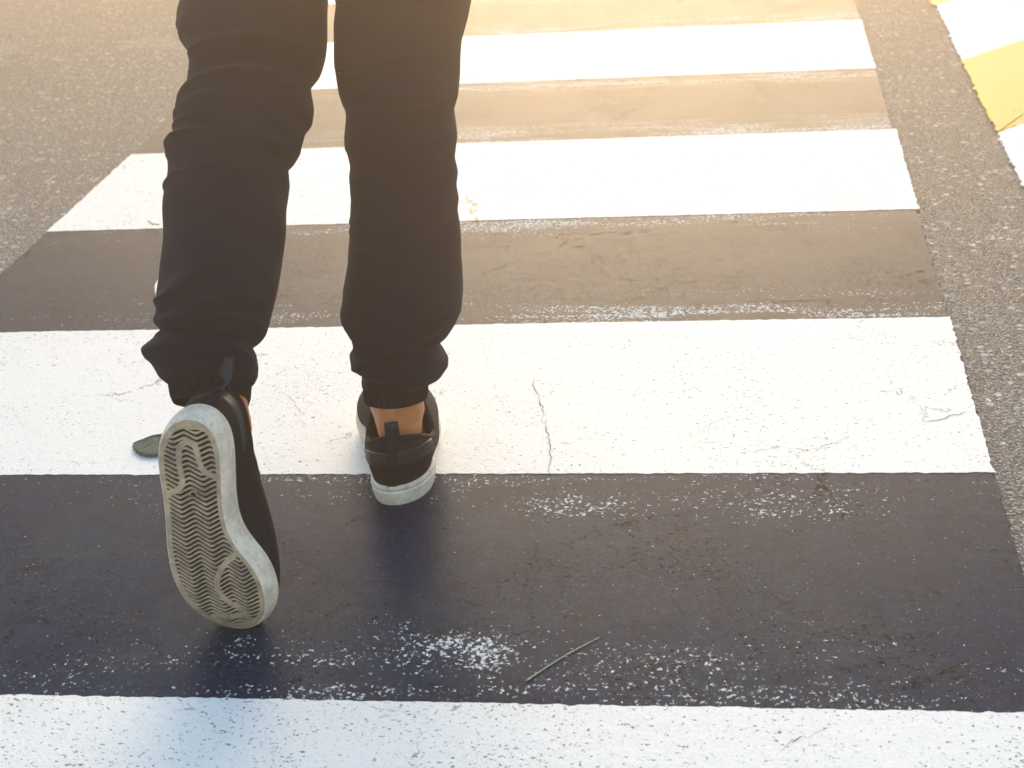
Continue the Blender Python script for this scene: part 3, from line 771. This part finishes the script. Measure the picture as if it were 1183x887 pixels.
# ------------------------------------------------------------------ small things lying on the road
def blade(name, pts, widths, z0, mat, th=.0012, curl=.001):
    P = np.array(pts); n = len(P); T = np.gradient(P, axis=0); T /= np.linalg.norm(T, axis=1)[:, None]
    vs_, fs_ = [], []
    for j in range(n):
        for s in range(6):
            an = s*math.pi/3; w_ = widths[j]
            vs_.append((P[j, 0]-T[j, 1]*w_*math.cos(an), P[j, 1]+T[j, 0]*w_*math.cos(an), z0+th+th*math.sin(an)*min(1, w_/.0008)+curl*math.sin(j*1.3)))
    for j in range(n-1):
        for s in range(6): fs_.append((j*6+s, j*6+(s+1) % 6, (j+1)*6+(s+1) % 6, (j+1)*6+s))
    fs_.append(tuple(range(6))[::-1]); fs_.append(tuple(range((n-1)*6, n*6)))
    return mesh_obj(name, vs_, fs_, mat)
t = np.linspace(0, 1, 24); sx = -.5273+(.4583-.5273)*-1*t; sy = .0379+(.1167-.0379)*t+.004*np.sin(t*math.pi)
tag(blade('dry_grass_stalk', np.c_[sx, sy], [.0008*(1-.5*q)+(.0006 if q < .06 else 0) for q in t], .0033, M['straw'], .0006, .0), 'thin pale dry grass stalk lying slanted on the dark stripe', 'stalk')
t = np.linspace(0, 1, 8)
tag(blade('dry_leaf_shred', np.c_[-1.425+.030*t, 1.462-.022*t], .0035*np.sin(.25+t*2.4), .009, M['straw'], .0012, .0012), 'small brownish leaf shred on the rim of a white stripe left of the leg', 'leaf shred')
# pale scrap just behind the trailing leg
sc_v = [(-1.303, 1.168), (-1.292, 1.172), (-1.272, 1.160), (-1.270, 1.105), (-1.286, 1.098), (-1.297, 1.130)]
lv = [[(x, y, .0045+zz+.004*math.sin(i*1.7)) for i, (x, y) in enumerate(sc_v)] for zz in (0.001, .006)]
v, f = ring_stack(lv, cap0=True, cap1=True)
tag(mesh_obj('paper_scrap', v, f, M['scrap'], smooth=False), 'small white scrap on the dark stripe peeking out left of the trailing leg', 'scrap')
# leaf
def leaf():
    c = np.array([-1.093, .5575]); L = .088; n = 40; ang = R(-8)
    top, bot = [], []
    for i in range(n+1):
        s = i/n; wd = .034*math.sin(math.pi*s**.85)**.9 if 0 < s < 1 else 0
        tooth = .0034*((i % 3)/3.0)
        x = -L/2+L*s
        top.append((x, wd+(.3*tooth if wd else 0))); bot.append((x, -wd*.95-(tooth if wd else 0)))
    ca, sa = math.cos(ang), math.sin(ang); vs_, fs_ = [], []
    for lay in (0, 1):
        for i in range(n+1):
            for k in range(7):
                v_ = k/6; x = top[i][0]; y = bot[i][1]*(1-v_)+top[i][1]*v_
                z = .0046+lay*.0006+.0012*abs(v_-.5)*2+.0008*math.sin(i*.35+v_*2)**2
                vs_.append((c[0]+x*ca-y*sa, c[1]+x*sa+y*ca, z))
    N1 = (n+1)*7
    for i in range(n):
        for k in range(6):
            q = i*7+k; fs_.append((q, q+1, q+8, q+7)); fs_.append((N1+q+7, N1+q+8, N1+q+1, N1+q))
    for i in range(n):
        for k in (0, 6):
            q = i*7+k; fs_.append((q, q+7, N1+q+7, N1+q))
    return mesh_obj('fallen_leaf', vs_, fs_, M['leaf'])
tag(leaf(), 'flat dark grey-green toothed leaf on the white stripe behind the lifted shoe', 'leaf')

# ------------------------------------------------------------------ haze box added for the lens-flare glow
def flare_haze():
    x0, x1, y0, y1, z0, z1 = -35, 35, -31, 39, -1.0, 1.6
    vs_ = [(x, y, z) for z in (z0, z1) for x, y in ((x0, y0), (x1, y0), (x1, y1), (x0, y1))]
    fs_ = [(3, 2, 1, 0), (4, 5, 6, 7), (0, 1, 5, 4), (1, 2, 6, 5), (2, 3, 7, 6), (3, 0, 4, 7)]
    m = bpy.data.materials.new('flare_haze_air'); m.use_nodes = True; t_ = m.node_tree; t_.nodes.clear()
    o = t_.nodes.new('ShaderNodeOutputMaterial'); pv = t_.nodes.new('ShaderNodeVolumePrincipled')
    pv.inputs['Density'].default_value = FLARE_DENSITY; pv.inputs['Color'].default_value = (*FLARE_COLOR, 1); pv.inputs['Anisotropy'].default_value = FLARE_G
    t_.links.new(pv.outputs[0], o.inputs['Volume'])
    h = mesh_obj('flare_haze', vs_, fs_, m, smooth=False); h['kind'] = 'stuff'
flare_haze()
